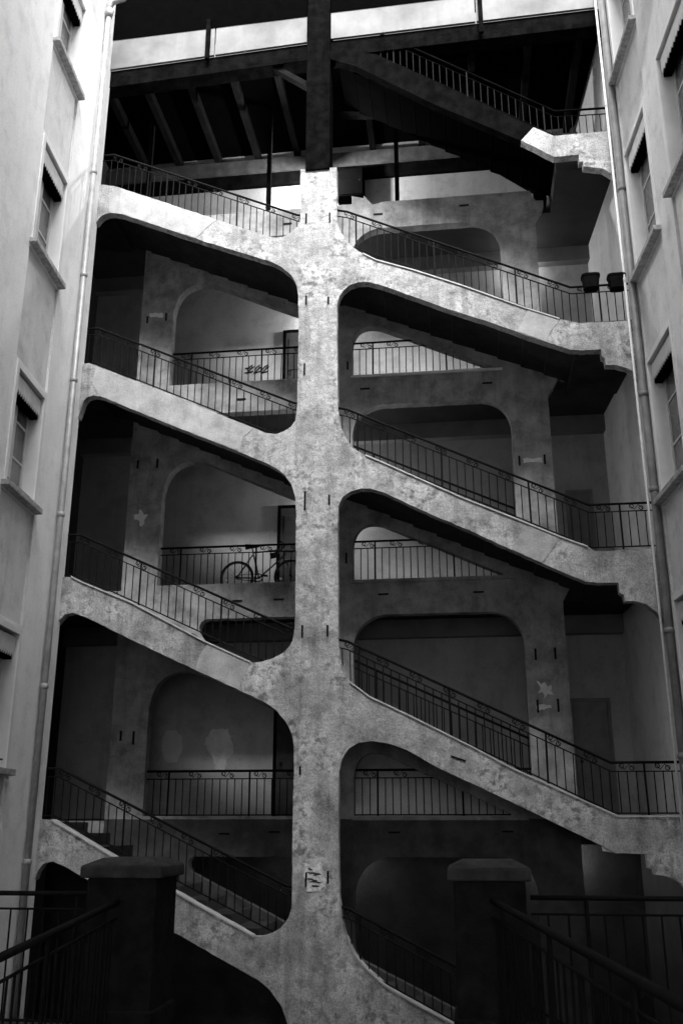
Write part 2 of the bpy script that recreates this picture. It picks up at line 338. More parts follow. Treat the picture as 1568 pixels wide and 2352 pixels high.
for k in range(4):
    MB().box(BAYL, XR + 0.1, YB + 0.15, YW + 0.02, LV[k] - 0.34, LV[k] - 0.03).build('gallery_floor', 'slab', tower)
    MB().box(BAYL, -4.95, YB + 0.01, YB + 0.14, LV[k] - 0.40, LV[k] - 0.04).build('landing_beam', 'rear', tower)
    MB().box(-1.52, 0.8, YB - 0.03, YB + 0.1, LV[k] - 0.035, LV[k] + 0.0).build('gallery_kerb', 'pale' if k == 1 else 'rear', tower) if k else None
    MB().box(BAYL, XR + 0.1, YW - 0.16, YW + 0.02, LV[k] - 0.62, LV[k] - 0.345).build('ceiling_beam', 'ceilbeam', tower) if k < 3 else None
# back wall, side walls of the bay
MB().box(BAYL, XR + 0.3, YW, YW + 0.3, 1.72, 13.62).build('back_wall', 'backwall', tower)
MB().box(BAYL, XR + 0.3, YW, YW + 0.3, -3.6, 1.718).build('ground_floor_wall', 'low_shade', tower)  # lower part of the back wall, shade painted into its colour
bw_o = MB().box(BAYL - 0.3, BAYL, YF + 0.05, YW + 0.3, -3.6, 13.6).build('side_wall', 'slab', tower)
# doors onto the galleries
for (x0, x1, y0, y1, k) in [(657, 720, 765, 885, 1), (645, 720, 1168, 1345, 2), (638, 720, 1560, 1880, 3), (1305, 1352, 1133, 1240, 2), (1312, 1392, 1612, 1760, 3)]:
    a, za = U(x0, y0, YW - 0.03); b, _ = U(x1, y0, YW - 0.03); zt = za; zb = LV[k] - 0.02
    d = MB().box(a, b, YW - 0.035, YW + 0.01, zb, zt).build('door', 'door' if x0 < 1000 else 'door_grey', tower, bevel=0.006)
    for zz in (0.08, 0.54):
        for q0, q1 in ((.12, .46), (.54, .88)):
            MB().box(a + (b - a) * q0, a + (b - a) * q1, YW - 0.045, YW - 0.036, zb + (zt - zb) * zz, zb + (zt - zb) * (zz + .38)).build('door_panel', 'door' if x0 < 1000 else 'door_grey', d, bevel=0.004)
    MB().box(a - 0.05, a - 0.002, YW - 0.045, YW + 0.01, zb, zt + 0.05).box(b + 0.002, b + 0.05, YW - 0.045, YW + 0.01, zb, zt + 0.05).box(a - 0.002, b + 0.002, YW - 0.045, YW + 0.01, zt + 0.002, zt + 0.05).build('door_frame', 'timber' if x0 < 1000 else 'ceilbeam', d)
    MB().ring((a + 0.08, YW - 0.07, zb + 0.8), 0.018, 0.008).build('handle', 'iron', d)

# top floor: timber pillar, roof beam, ceiling with joists, posts, brackets, eave
MB().box(-2.075, -1.70, YF - 0.03, YF + 0.34, 11.18, 16.0).build('timber_pillar', 'timber', tower, bevel=0.01)
def bar2(a, b, w, y0, y1):     # sloping bar: a, b are (x, z) of its top edge, w its upright depth
    return MB().hexa([(a[0], y0, a[1] - w), (b[0], y0, b[1] - w), (b[0], y1, b[1] - w), (a[0], y1, a[1] - w)], [(a[0], y0, a[1]), (b[0], y0, b[1]), (b[0], y1, b[1]), (a[0], y1, a[1])])
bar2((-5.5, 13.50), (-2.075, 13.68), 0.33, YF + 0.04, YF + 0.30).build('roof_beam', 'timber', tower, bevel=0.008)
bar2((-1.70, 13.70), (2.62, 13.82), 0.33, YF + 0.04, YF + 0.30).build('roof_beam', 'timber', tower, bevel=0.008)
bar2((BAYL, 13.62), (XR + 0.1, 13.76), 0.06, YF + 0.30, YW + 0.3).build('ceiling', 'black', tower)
for i, xx in enumerate([-5.6, -4.95, -4.2, -3.45, -2.7, -1.3, -0.4, 0.5, 1.4, 2.2]):
    z = 13.56 + (xx + 5.6) * 0.016
    MB().box(xx, xx + 0.11, YF + 0.30, YW, z - 0.17, z + 0.005).build('joist', 'timber_pale', tower, bevel=0.006)
MB().box(BAYL, XR, YW - 0.12, YW + 0.01, 13.14, 13.40).build('wall_plate', 'platewood', tower)
MB().box(BAYL, XR, YW - 0.07, YW + 0.01, 12.85, 13.12).build('wall_plate', 'timber', tower)
for px, py in [(340, 440), (616, 470), (912, 465)]:
    x, z = U(px, py, YB + 0.1); MB().box(x - 0.035, x + 0.035, YB + 0.08, YB + 0.15, 11.2, 13.6).build('post', 'timber_pale' if px == 340 else 'timber', tower)
bar2((1.47, 12.6), (1.66, 12.6), 1.4, YB, YB + 0.2).build('post', 'timber', tower)
bar2((-2.65, 13.42), (-2.08, 12.98), 0.11, YF + 0.10, YF + 0.22).build('bracket', 'timber_pale', tower)
for px in (480, 1105):
    x, z = U(px, 80, YF); MB().box(x - 0.035, x + 0.035, YF - 0.06, YF - 0.008, 13.5, 14.3).build('post', 'timber', tower)
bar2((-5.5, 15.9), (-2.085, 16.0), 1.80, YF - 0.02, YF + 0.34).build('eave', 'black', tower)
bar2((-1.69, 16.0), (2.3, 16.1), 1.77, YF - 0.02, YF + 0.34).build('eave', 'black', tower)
for x0, x1 in [(-5.5, -3.62), (-3.60, -2.085), (-1.69, 0.62), (0.64, 2.5)]:
    zl_ = lambda x: (13.50 + (x + 5.5) * 0.0525) if x < -2 else (13.70 + (x + 1.7) * 0.0278)
    bar2((x0, zl_(x0) + .72), (x1, zl_(x1) + .72), .72, YF - 0.005, YF + 0.04).build('sky_gap_panel', 'panel', tower)  # pale boards added in place of the bright sky in this gap
# dark upper string and flight to the attic
us = [(-1.70, 13.50), (-0.92, 13.22), (1.44, 11.655), (1.18, 11.44), (-0.05, 12.22), (-1.41, 13.10), (-1.70, 13.2)]
flipfix(plate([(-1.70, 13.5), (-1.0, 13.32), (0.0, 12.64), (1.40, 11.66), (1.18, 11.44), (-0.05, 12.22), (-1.3, 13.12), (-1.70, 13.3)], [], YF + 0.01, YF + 0.16).build('attic_string', 'timber', tower))
flipfix(plate([(-1.70, 13.5), (-0.2, 13.2), (0.58, 12.66), (1.50, 11.75), (1.50, 11.45), (0.4, 12.35), (-0.9, 13.2), (-1.70, 13.3)], [], YB, YB + 0.2).build('attic_string', 'timber', tower))
steps([(-1.6, 13.60), (1.75, 11.42)], YF + 0.29, YB + 0.02, m='black', top=-0.13, thick=0.07)
MB().box(1.72, XR + 0.1, YF + 0.30, YW + 0.02, 11.05, 11.42).build('landing', 'slab', tower)
# pale bare patches on pillars; on the lower wall, painted patches of light
def blot(cx, cy, pts, Y, m='pale', name='bare_or_lit_patch', parent=None, d=0.006):
    q = [U(cx + x, cy + y, Y) for x, y in pts]; return flipfix(plate(q, [], Y - d, Y + 0.01, jitter=0.012, step=0.025).build(name, m, parent or tower))
blot(323, 1190, [(-16, -6), (-4, -9), (0, -20), (6, -10), (18, -8), (10, 2), (8, 14), (0, 20), (-3, 6), (-12, 4)], YB)
blot(1250, 1585, [(-18, -22), (-8, -12), (0, -18), (8, -6), (18, -14), (14, 2), (20, 10), (6, 8), (0, 22), (-4, 6), (-16, 8), (-10, -6)], YB)
blot(1250, 1625, [(-20, -3), (-4, -8), (14, -6), (16, 2), (2, 3), (-18, 6)], YB)
blot(1222, 1058, [(-22, -5), (22, -6), (23, 4), (-21, 5)], YB)
blot(360, 725, [(-16, -5), (14, -6), (15, 4), (-15, 3)], YB)
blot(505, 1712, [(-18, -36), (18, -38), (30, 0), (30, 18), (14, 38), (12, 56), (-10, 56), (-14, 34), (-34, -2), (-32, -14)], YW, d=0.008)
blot(396, 1720, [(-14, -40), (8, -42), (22, -28), (24, 2), (10, 32), (-14, 30), (-24, 6), (-22, -22)], YW, m='lit_patch', d=0.012)
# scribbled dark graffiti on the back wall behind the second gallery rail
g = MB()
def squig(l): 
    pp = [U(x, y, YW - 0.006) for x, y in l]; g.tube([(a, YW - 0.006, b) for a, b in pp], 0.011, 5)
for bx in (568, 585, 602):
    squig([(bx, 850), (bx + 6, 842), (bx + 12, 838), (bx + 8, 848), (bx + 2, 856), (bx + 14, 852)])
    squig([(bx - 2, 858), (bx + 10, 846), (bx + 16, 842)])
squig([(563, 846), (575, 845)]); squig([(562, 856), (578, 855)])
g.build('graffiti', 'ink', tower)

# ------------------------------------------------------------------ railings
BARM = {}
def bar_mesh(h, r):
    key = (round(h, 3), r)
    if key not in BARM:
        mb = MB().tube([(0, 0, 0), (0, 0, h)], r, 6); me = bpy.data.meshes.new('baluster')
        me.from_pydata([Vector(p) * S for p in mb.v], [], mb.f); me.materials.append(M['iron']); BARM[key] = me
    return BARM[key]
ORN = None
def orn_mesh():
    global ORN
    if ORN is None:
        mb = MB().ring((-0.06, 0, 0.012), 0.026, 0.006, n=12, m=5).ring((0.06, 0, -0.012), 0.026, 0.006, n=12, m=5)
        mb.tube([(-0.085, 0, 0.03), (-0.03, 0, -0.03), (0.03, 0, 0.03), (0.085, 0, -0.03)], 0.006, 5)
        ORN = bpy.data.meshes.new('scroll'); ORN.from_pydata([Vector(p) * S for p in mb.v], [], mb.f); ORN.materials.append(M['iron'])
    return ORN
def railing(pts, Y, label, group, h=0.62, sp=0.102, name='railing', y1=None, scroll=True, lift=0.035, m='iron', rtop=0.017):
    """pts: (x, z) of the line the rail stands on; runs at depth Y (or from Y to y1)"""
    P = [Vector((p[0], p[2] if len(p) > 2 else Y, p[1])) for p in pts]
    r = thing(name, label, 'railing', tuple(P[0]), group); o0 = P[0]
    up = lambda v, d: (v.x, v.y, v.z + d)
    MB().tube([up(p, h) for p in P], rtop, 8).build('handrail', m, r, smooth=True)
    MB().tube([up(p, h - 0.105) for p in P], 0.0085, 6).build('band_rail', m, r)
    MB().tube([up(p, lift) for p in P], 0.010, 6).build('bottom_rail', m, r)
    L = [0]
    for a, b in zip(P[:-1], P[1:]): L.append(L[-1] + math.hypot(b.x - a.x, b.y - a.y))
    def at(s):
        for i in range(len(P) - 1):
            if s <= L[i + 1] or i == len(P) - 2:
                t = (s - L[i]) / (L[i + 1] - L[i]); return P[i].lerp(P[i + 1], t), P[i + 1] - P[i]
    n = max(2, int(L[-1] / sp)); hb = h - 0.105 - lift
    for i in range(1, n):
        p, d = at(L[-1] * i / n)
        post = (i % 11 == 3)
        o = bpy.data.objects.new('post' if post else 'baluster', bar_mesh(h if post else hb, 0.013 if post else 0.0072)); COL.objects.link(o)
        o.parent = r; o.location = (p - o0) * S + Vector((0, 0, 0 if post else lift * S))
        o.rotation_euler = (random.gauss(0, .006), random.gauss(0, .006), 0)
    if scroll:
        k = int(L[-1] / 0.40)
        for i in range(k):
            p, d = at(L[-1] * (i + 0.5) / k)
            o = bpy.data.objects.new('scroll', orn_mesh()); COL.objects.link(o); o.parent = r
            o.location = (p - o0) * S + Vector((0, 0, (h - 0.052) * S))
            o.rotation_euler = (0, -math.atan2(d.z, math.hypot(d.x, d.y)), math.atan2(d.y, d.x))
    return r
GF, GG, GR = 'front railings on the sloping strings', 'gallery railings behind the stairs', 'rear railings along the stairs'
YR = YF + 0.07
names = ['top', 'second', 'third', 'fourth']
for k in range(4):
    fl = flight(k); zt = fl[0][1]
    rp = [(-5.75, zt), (-5.2, zt), fl[1], (-2.0, fl[1][1] - 0.03)]
    side = ['on the brightest left string just under the timber ceiling', 'on the second left string, crossing in front of the graffitied gallery', 'on the third left string, below the bicycle', 'on the lowest left string, running behind the left gate pier'][k]
    railing(rp, YR, 'black scrolled railing ' + side, GF)
    side = ['on the highest right string, carrying two dark flower pots', 'on the second right string, just below the flower pot landing', 'on the third right string, middle of the right side', 'on the bottom right string in deep shadow'][k]
    railing([(-1.62, fl[2][1] + 0.02), (-1.45, fl[2][1] - 0.02), fl[3], (2.56, fl[3][1])], YR, 'black scrolled railing ' + side, GF)
railing([(-1.0, 13.34), (0.0, 12.66), (1.42, 11.68), (1.74, 11.46), (2.50, 11.44)], YR, 'dim railing of the dark timber stair under the roof', GF, h=0.5, scroll=False, m='timber')
for k in (1, 2, 3):
    z = LV[k]
    railing([(-4.43, z), (-2.12, z)], YB + 0.1, 'level gallery railing left of the central pillar, ' + ['with graffiti on the wall behind', 'with a bicycle behind its bars', 'lowest and darkest of the left bay'][k - 1], GG)
    railing([(-1.50, z), (1.0, z)], YB + 0.1, 'level gallery railing right of the central pillar, ' + ['against the palest stretch of wall', 'middle one, half hidden by the string', 'lowest of the right bay, above the pier'][k - 1], GG)
for k in range(3):
    fl = flight(k)
    railing([(-1.50, fl[2][1] - 0.06), (0.88, fl[2][1] - 0.06 - 2.38 * .466)], YB + 0.14, 'thin rear stair railing seen through the ' + ['top', 'middle', 'lower'][k] + ' right opening', GR, scroll=False)
MB().tube([(-5.1, YB + .11, 11.42), (-2.12, YB + .11, 11.46)], 0.02, 6).build('tie_rod', 'iron', tower)

# ------------------------------------------------------------------ side buildings
K = 0.0783
def side_building(side, label, pm, wins, zmax):
    sx = -1 if side == 'left' else 1
    XC = XL if side == 'left' else XR
    X = lambda Y, d=0.0: XC + (12.2 - Y) * K + sx * d
    b = thing('apartment_building', label, 'building', (XC + sx * 1.0, 6, -3.0))
    Yend = 15.2 if side == 'right' else 12.26
    ys = {Yend, -7.0}; zs = {-3.6, zmax}
    rects = []
    for w in wins:
        y0, y1, z0, z1 = w[:4]; rects.append((y0 + .10, y1 - .10, z0, z1 - .10)); 
        ys |= {y0 + .10, y1 - .10}; zs |= {z0, z1 - .10}
    spans = []
    for w in wins:
        if w[4] is not None:
            y0, y1 = w[0] + 0.0, w[1] - 0.0; spans.append((y0, y1, w[4], w[2] - 0.09)); ys |= {y0, y1}; zs |= {w[4], w[2] - 0.09}
    ys = sorted(ys); zs = sorted(zs); mb = MB(); sp = MB(); rv = MB()
    def q(m_, ya, yb, za, zb, d):
        m_.add([(X(ya, d), ya, za), (X(yb, d), yb, za), (X(yb, d), yb, zb), (X(ya, d), ya, zb)], [(0, 1, 2, 3) if sx > 0 else (3, 2, 1, 0)])
    def reveal(m_, r, d):
        ya, yb, za, zb = r
        for (p, qq) in (((ya, za), (yb, za)), ((yb, za), (yb, zb)), ((yb, zb), (ya, zb)), ((ya, zb), (ya, za))):
            m_.add([(X(p[0]), p[0], p[1]), (X(qq[0]), qq[0], qq[1]), (X(qq[0], d), qq[0], qq[1]), (X(p[0], d), p[0], p[1])], [(0, 1, 2, 3)])
    for ya, yb in zip(ys[:-1], ys[1:]):
        for za, zb in zip(zs[:-1], zs[1:]):
            cy, cz = (ya + yb) / 2, (za + zb) / 2
            if any(r[0] < cy < r[1] and r[2] < cz < r[3] for r in rects): continue
            if any(r[0] < cy < r[1] and r[2] < cz < r[3] for r in spans): continue
            q(mb, ya, yb, za, zb, 0)
    # outer body behind the face, so that the building has depth
    t = 4.0
    mb.hexa([(X(Yend, .45), Yend, -3.6), (X(-7, .45), -7, -3.6), (X(-7, t), -7, -3.6), (X(Yend, t), Yend, -3.6)], [(X(Yend, .45), Yend, zmax), (X(-7, .45), -7, zmax), (X(-7, t), -7, zmax), (X(Yend, t), Yend, zmax)])
    for (ya, yb, za, zb) in ((Yend, Yend, -3.6, zmax), (-7, -7, -3.6, zmax)):
        mb.add([(X(ya), ya, za), (X(ya, .5), ya, za), (X(ya, .5), ya, zb), (X(ya), ya, zb)], [(0, 1, 2, 3)])
    mb.add([(X(Yend), Yend, zmax), (X(-7), -7, zmax), (X(-7, .5), -7, zmax), (X(Yend, .5), Yend, zmax)], [(0, 1, 2, 3)])
    mb.build('wall', pm, b)
    for s_ in spans:
        m2 = MB(); q(m2, s_[0], s_[1], s_[2], s_[3], 0.035); reveal(m2, s_, 0.036); m2.build('spandrel', 'spandrel', b)
    mb = MB(); Yp = Yend
    for r, w in zip(rects, wins):
        ya, yb, za, zb = r
        def bx(m_, a, b_, c, d, d0, d1):
            m_.hexa([(X(a, d0), a, c), (X(b_, d0), b_, c), (X(b_, d1), b_, c), (X(a, d1), a, c)], [(X(a, d0), a, d), (X(b_, d0), b_, d), (X(b_, d1), b_, d), (X(a, d1), a, d)])
        wd = MB()
        fw = 0.045; D0, D1 = 0.17, 0.21; ym = (ya + yb) / 2
        bx(wd, ya, ya + fw, za, zb, D0, D1); bx(wd, yb - fw, yb, za, zb, D0, D1)
        bx(wd, ya + fw, yb - fw, zb - fw, zb, D0, D1); bx(wd, ya + fw, yb - fw, za, za + fw * 1.6, D0, D1)
        bx(wd, ym - 0.04, ym + 0.04, za + fw * 1.6, zb - fw, D0 - .01, D1)
        for t_ in (0.36, 0.68):
            zz = za + (zb - za) * t_; bx(wd, ya + fw, ym - .04, zz - .014, zz + .014, D0 + .005, D1); bx(wd, ym + .04, yb - fw, zz - .014, zz + .014, D0 + .005, D1)
        win = wd.build('window', 'frame', b)
        pn = MB(); bx(pn, ya + fw * .5, ym, za + fw, zb - fw * .5, D0 + .018, D0 + .03); pn.build('pane', 'pane', win)
        pn = MB(); bx(pn, ym, yb - fw * .5, za + fw, zb - fw * .5, D0 + .018, D0 + .03); pn.build('pane', 'pane', win)
        rvm = MB(); reveal(rvm, r, 0.23); rvm.build('reveal', 'reveal', win)
        bk = MB(); bx(bk, ya - .01, yb + .01, za - .01, zb + .01, 0.232, 0.25); bk.build('shutter_back', 'black', win)
        su = MB(); e = 0.075; f_ = -0.018
        bx(su, ya - e, ya, za, zb + e, f_, 0.0); bx(su, yb, yb + e, za, zb + e, f_, 0.0); bx(su, ya, yb, zb, zb + e, f_, 0.0); su.build('surround', 'surround', win)
        si = MB(); bx(si, ya - e - .05, yb + e + .05, za - .075, za - .002, -0.10, 0.22); si.build('sill', 'sill', win, bevel=0.008)
        va = MB(); n = 13; vh = 0.24; y_a, y_b = ya + .01, yb - .01; zt = zb - 0.035
        for i in range(n):
            a = y_a + (y_b - y_a) * i / n; c = y_a + (y_b - y_a) * (i + 1) / n; m_ = (a + c) / 2; w_ = (c - a)
            pr = [(a, zt), (c, zt), (c, zt - vh * .72), (m_ + w_ * .28, zt - vh * .9), (m_, zt - vh), (m_ - w_ * .28, zt - vh * .9), (a, zt - vh * .72)]
            va.add([(X(p, .03), p, z) for p, z in pr] + [(X(p, .04), p, z) for p, z in pr], [tuple(range(7)), tuple(range(13, 6, -1))] + [(j, (j + 1) % 7, (j + 1) % 7 + 7, j + 7) for j in range(7)])
        va.build('valance', 'valance', win)
        rb = MB(); bx(rb, ya + .01, yb - .01, zb - 0.30, zb - 0.02, 0.05, 0.15); rb.build('rolled_blind', 'black', win)
        if side == 'left' and w[2] < 6:
            MB().tube([(X(ya + .02, .03), ya + .02, za + .10), (X(yb - .02, .03), yb - .02, za + .10)], .010, 6).tube([(X(ya + .3, .03), ya + .3, za), (X(ya + .3, .03), ya + .3, za + .10)], .008, 6).tube([(X(yb - .3, .03), yb - .3, za), (X(yb - .3, .03), yb - .3, za + .10)], .008, 6).build('guard_bar', 'iron', win)
    return b, X
LB, LX = side_building('left', 'pale sunlit plastered apartment house on the left with scalloped blinds', 'plaster_left',
    [(9.86, 10.95, 11.86, 13.45, 10.36), (9.86, 10.95, 8.68, 10.34, 7.03), (9.86, 10.95, 5.43, 7.01, 3.92), (9.86, 10.95, 2.24, 3.90, .7), (9.86, 10.95, -1.0, .68, None),
     (6.4, 7.5, 11.86, 13.45, 10.36), (6.4, 7.5, 8.68, 10.34, 7.03), (6.4, 7.5, 5.43, 7.01, 3.92), (6.4, 7.5, 2.24, 3.90, None)], 15.4)
RB, RX = side_building('right', 'greyer plastered apartment house on the right with two window columns', 'plaster_right',
    [(10.84, 12.06, 12.24, 14.2, 10.92), (10.84, 12.06, 8.86, 10.90, 7.6), (10.84, 12.06, 5.60, 7.58, 4.36), (10.84, 12.06, 2.3, 4.34, None),
     (9.0, 10.32, 12.30, 14.2, None), (9.0, 10.32, 8.98, 11.0, 7.66), (9.0, 10.32, 5.66, 7.64, None), (9.0, 10.32, 2.3, 4.3, None)], 14.6)
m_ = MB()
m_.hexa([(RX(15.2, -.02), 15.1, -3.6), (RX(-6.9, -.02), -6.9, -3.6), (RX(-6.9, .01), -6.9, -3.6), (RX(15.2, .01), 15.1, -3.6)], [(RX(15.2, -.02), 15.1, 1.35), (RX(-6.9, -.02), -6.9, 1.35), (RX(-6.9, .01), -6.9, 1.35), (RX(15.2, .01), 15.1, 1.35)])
m_.build('plinth', 'low_shade', RB)  # added dark face that paints shade on the lower right wall
# drainpipes
def pipe(name, label, X, Y, d, r, z0, z1, m, collars, parent=None):
    p = thing(name, label, 'drainpipe', (X, Y, z0))
    MB().tube([(X, Y, z0), (X, Y, z1)], r, 14).build('pipe', m, p, smooth=True)
    for z in collars:
        MB().tube([(X, Y, z - .035), (X, Y, z - .02), (X, Y, z + .02), (X, Y, z + .035)], [r * 1.02, r * 1.3, r * 1.3, r * 1.02], 14).build('collar', m, p, smooth=True)
        MB().box(X - .01, X + .01, Y, Y + .08, z - .01, z + .01).build('clamp', 'iron', p) if d else None
    return p
lp = pipe('drainpipe', 'shiny zinc drainpipe down the left building beside the stair block', LX(11.72) + 0.065, 11.72, 0, 0.041, -3.0, 14.25, 'zinc', [11.1, 9.3, 7.6, 5.6, 3.3, 1.2])
LXp = LX(11.72) + 0.065
MB().tube([(LXp, 11.72, 14.2), (LXp, 11.72, 14.34), (LXp + .05, 11.72, 14.42), (LXp + .22, 11.72, 14.46), (LXp + .3, 11.72, 14.56)], 0.05, 12).build('elbow', 'zinc', lp, smooth=True)
MB().tube([(LXp, 11.72, 14.1), (LXp, 11.72, 14.25)], [0.055, 0.075], 14).build('hopper', 'zinc', lp, smooth=True)
rp_ = pipe('drainpipe', 'dull grey drainpipe down the right building beside the stair block', XR - 0.055, 12.10, 0, 0.052, -3.0, 14.6, 'zinc_dark', [10.35, 7.1, 5.75, 3.9, 2.4])
cn = pipe('conduit', 'thin pipe running just left of the grey right drainpipe', XR - 0.135, 12.16, 0, 0.016, -3.0, 14.6, 'plaster_right', [11.9, 8.9]); cn['category'] = 'pipe'

# ------------------------------------------------------------------ flower pots on the rail at the second landing
for i, (px, lab) in enumerate([(1357, 'dark flower pot hooked on the landing rail, nearer the stairs'), (1417, 'dark flower pot hooked on the landing rail, next to the drainpipe')]):
    x, z = U(px, 645, YF - 0.02)
    t = thing('flower_pot', lab, 'flower pot', (x, YF - 0.02, z - 0.12), 'flower pots on the landing railing')
    prof = [(0.080, -.105), (0.100, -.10), (0.112, 0.02), (0.118, 0.08), (0.128, 0.082), (0.128, 0.11), (0.10, 0.112)]
    mb = MB(); n = 20; Yc = YF + 0.04
    sq = lambda a: (abs(math.cos(a)) ** 4 + abs(math.sin(a)) ** 4) ** -0.25
    for r_, h_ in prof:
        for k in range(n):
            a = 2 * math.pi * (k + .5) / n; mb.v.append((x + r_ * 1.02 * sq(a) * math.cos(a), Yc + r_ * .85 * sq(a) * math.sin(a), z + h_))
    for j in range(len(prof) - 1):
        for k in range(n): mb.f.append((j * n + k, j * n + (k + 1) % n, (j + 1) * n + (k + 1) % n, (j + 1) * n + k))
    mb.f.append(tuple(range(n))[::-1])
    mb.build('pot', 'pot', t, smooth=False)
    MB().tube([(x, Yc, z + .06), (x, Yc, z + .085)], 0.09, 14).build('soil', 'black', t)
    MB().tube([(x - .1, YR - .02, z + .09), (x - .1, YR + .03, z + .10)], 0.007, 6).tube([(x + .1, YR - .02, z + .09), (x + .1, YR + .03, z + .10)], 0.007, 6).build('hook', 'iron', t)

# ------------------------------------------------------------------ bicycle on the third gallery
YK = YB + 0.42
bx_, zg = U(544, 1331, YK); zg = LV[2] - 0.03
R = 0.245
bk = thing('bicycle', 'bicycle parked behind the railing of the gallery left of the central pillar', 'bicycle', (bx_ + .4, YK, zg))
x1 = bx_; x2 = bx_ + 0.83; zc = zg + R
for xx in (x1, x2):
    w = MB().ring((xx, YK, zc), R, 0.017, n=36, m=8).build('wheel', 'rubber', bk, smooth=True)
    MB().ring((xx, YK, zc), R - .022, 0.007, n=36, m=6).build('rim', 'bike', w)
    sp = MB()
    for i in range(14):
        a = 2 * math.pi * i / 14; sp.tube([(xx, YK, zc), (xx + (R - .02) * math.cos(a), YK, zc + (R - .02) * math.sin(a))], 0.0016, 4)
    sp.tube([(xx, YK - .04, zc), (xx, YK + .04, zc)], 0.018, 8); sp.build('spokes', 'iron', w)
    MB().tube([(xx - .15, YK - .012, zc - .04), (xx - .15, YK - .02, zc - .04)], 0.020, 8).build('reflector', 'reflector', w)
cr = (x1 + .34, zc - .02); st = (x1 + .24, zc + .38); hd = (x2 - .14, zc + .42); hl = (x2 - .11, zc + .32)
t3 = lambda p: (p[0], YK, p[1])
fr = MB()
for a, b_ in ((cr, st), (cr, hl), (st, hd), ((x1, zc), cr), ((x1, zc), (st[0] - .005, st[1] - .03)), (hd, hl)): fr.tube([t3(a), t3(b_)], 0.013, 8)
fr.build('frame', 'bike', bk, smooth=True)
MB().tube([t3(hl), (x2 - .02, YK, zc + .08), (x2, YK, zc)], 0.011, 8).build('fork', 'bike', bk, smooth=True)
MB().tube([t3(st), (st[0] - .02, YK, st[1] + .09)], 0.010, 8).build('seat_post', 'iron', bk)
MB().tube([(st[0] - .12, YK, st[1] + .10), (st[0] - .05, YK, st[1] + .105), (st[0] + .1, YK, st[1] + .10)], [0.045, 0.035, 0.012], 10).build('saddle', 'rubber', bk, smooth=True)
MB().tube([t3(hd), (hd[0] - .02, YK, hd[1] + .09)], 0.010, 8).tube([(hd[0] - .02, YK - .22, hd[1] + .09), (hd[0] + .02, YK - .05, hd[1] + .09), (hd[0] + .02, YK + .05, hd[1] + .09), (hd[0] - .02, YK + .22, hd[1] + .09)], 0.012, 8).build('handlebar', 'iron', bk, smooth=True)
MB().ring((cr[0], YK - .03, cr[1]), 0.06, 0.008, n=18, m=5).tube([(cr[0] - .08, YK - .05, cr[1] - .05), (cr[0], YK - .05, cr[1]), (cr[0] + .08, YK + .05, cr[1] + .05)], 0.008, 6).build('crank', 'iron', bk)
MB().box(cr[0] - .12, cr[0] - .05, YK - .09, YK - .03, cr[1] - .06, cr[1] - .045).box(cr[0] + .05, cr[0] + .12, YK + .03, YK + .09, cr[1] + .045, cr[1] + .06).build('pedal', 'rubber', bk)
MB().tube([(x1, YK - .03, zc + .03), (cr[0], YK - .03, cr[1] + .06)], .004, 4).tube([(x1, YK - .03, zc - .03), (cr[0], YK - .03, cr[1] - .06)], .004, 4).build('chain', 'iron', bk)
bo = MB().tube([(st[0] + .28, YK - .05, zc + .31), (st[0] + .42, YK - .05, zc + .33)], 0.045, 10).build('frame_bag', 'rubber', bk, smooth=True)

# ------------------------------------------------------------------ cabinet on the top floor wall
a, z1 = U(773, 388, YW - 0.3); b_, _ = U(834, 388, YW - 0.3); _, z0 = U(800, 449, YW - 0.3)
cb = thing('wall_cabinet', 'black square cabinet against the bright top floor wall beside the central pillar', 'cabinet', (a, YW - 0.15, z0))
MB().box(a, b_, YW - 0.3, YW, z0, z1).build('body', 'black', cb, bevel=0.01)
MB().box(a + .02, b_ - .02, YW - 0.315, YW - 0.302, z0 + .02, z1 - .02).build('door', 'black', cb)
MB().ring((b_ - .06, YW - .325, (z0 + z1) / 2), 0.012, 0.005).build('handle', 'iron', cb)

# torn poster on the front pillar
pp = [(-22, -30), (-8, -26), (-2, -18), (6, -28), (18, -30), (17, -6), (26, 8), (24, 24), (14, 30), (16, 35), (-18, 36), (-20, 10), (-24, 0)]
q = [U(722 + x, 2012 + y, YF) for x, y in pp]
po = flipfix(plate(q, [], YF - 0.012, YF - 0.004).build('poster', 'paper')); po['label'] = 'torn white paper poster on the lower central pillar'; po['category'] = 'poster'
ink = MB()
for (y, a0, a1, d) in [(1995, 4, 14, 3), (2004, 2, 34, 4), (2010, 16, 32, -3), (2018, 0, 26, 5), (2025, 8, 36, 2), (2033, 12, 30, 4)]:
    pts = [U(704 + a0 + (a1 - a0) * i / 6, y + d * i / 6 + random.uniform(-1.5, 1.5), YF) for i in range(7)]
    ink.tube([(p[0], YF - 0.013, p[1]) for p in pts], [0.004, .008, .010, .009, .010, .007, .003], 5)
ink.build('scribble', 'ink', po)

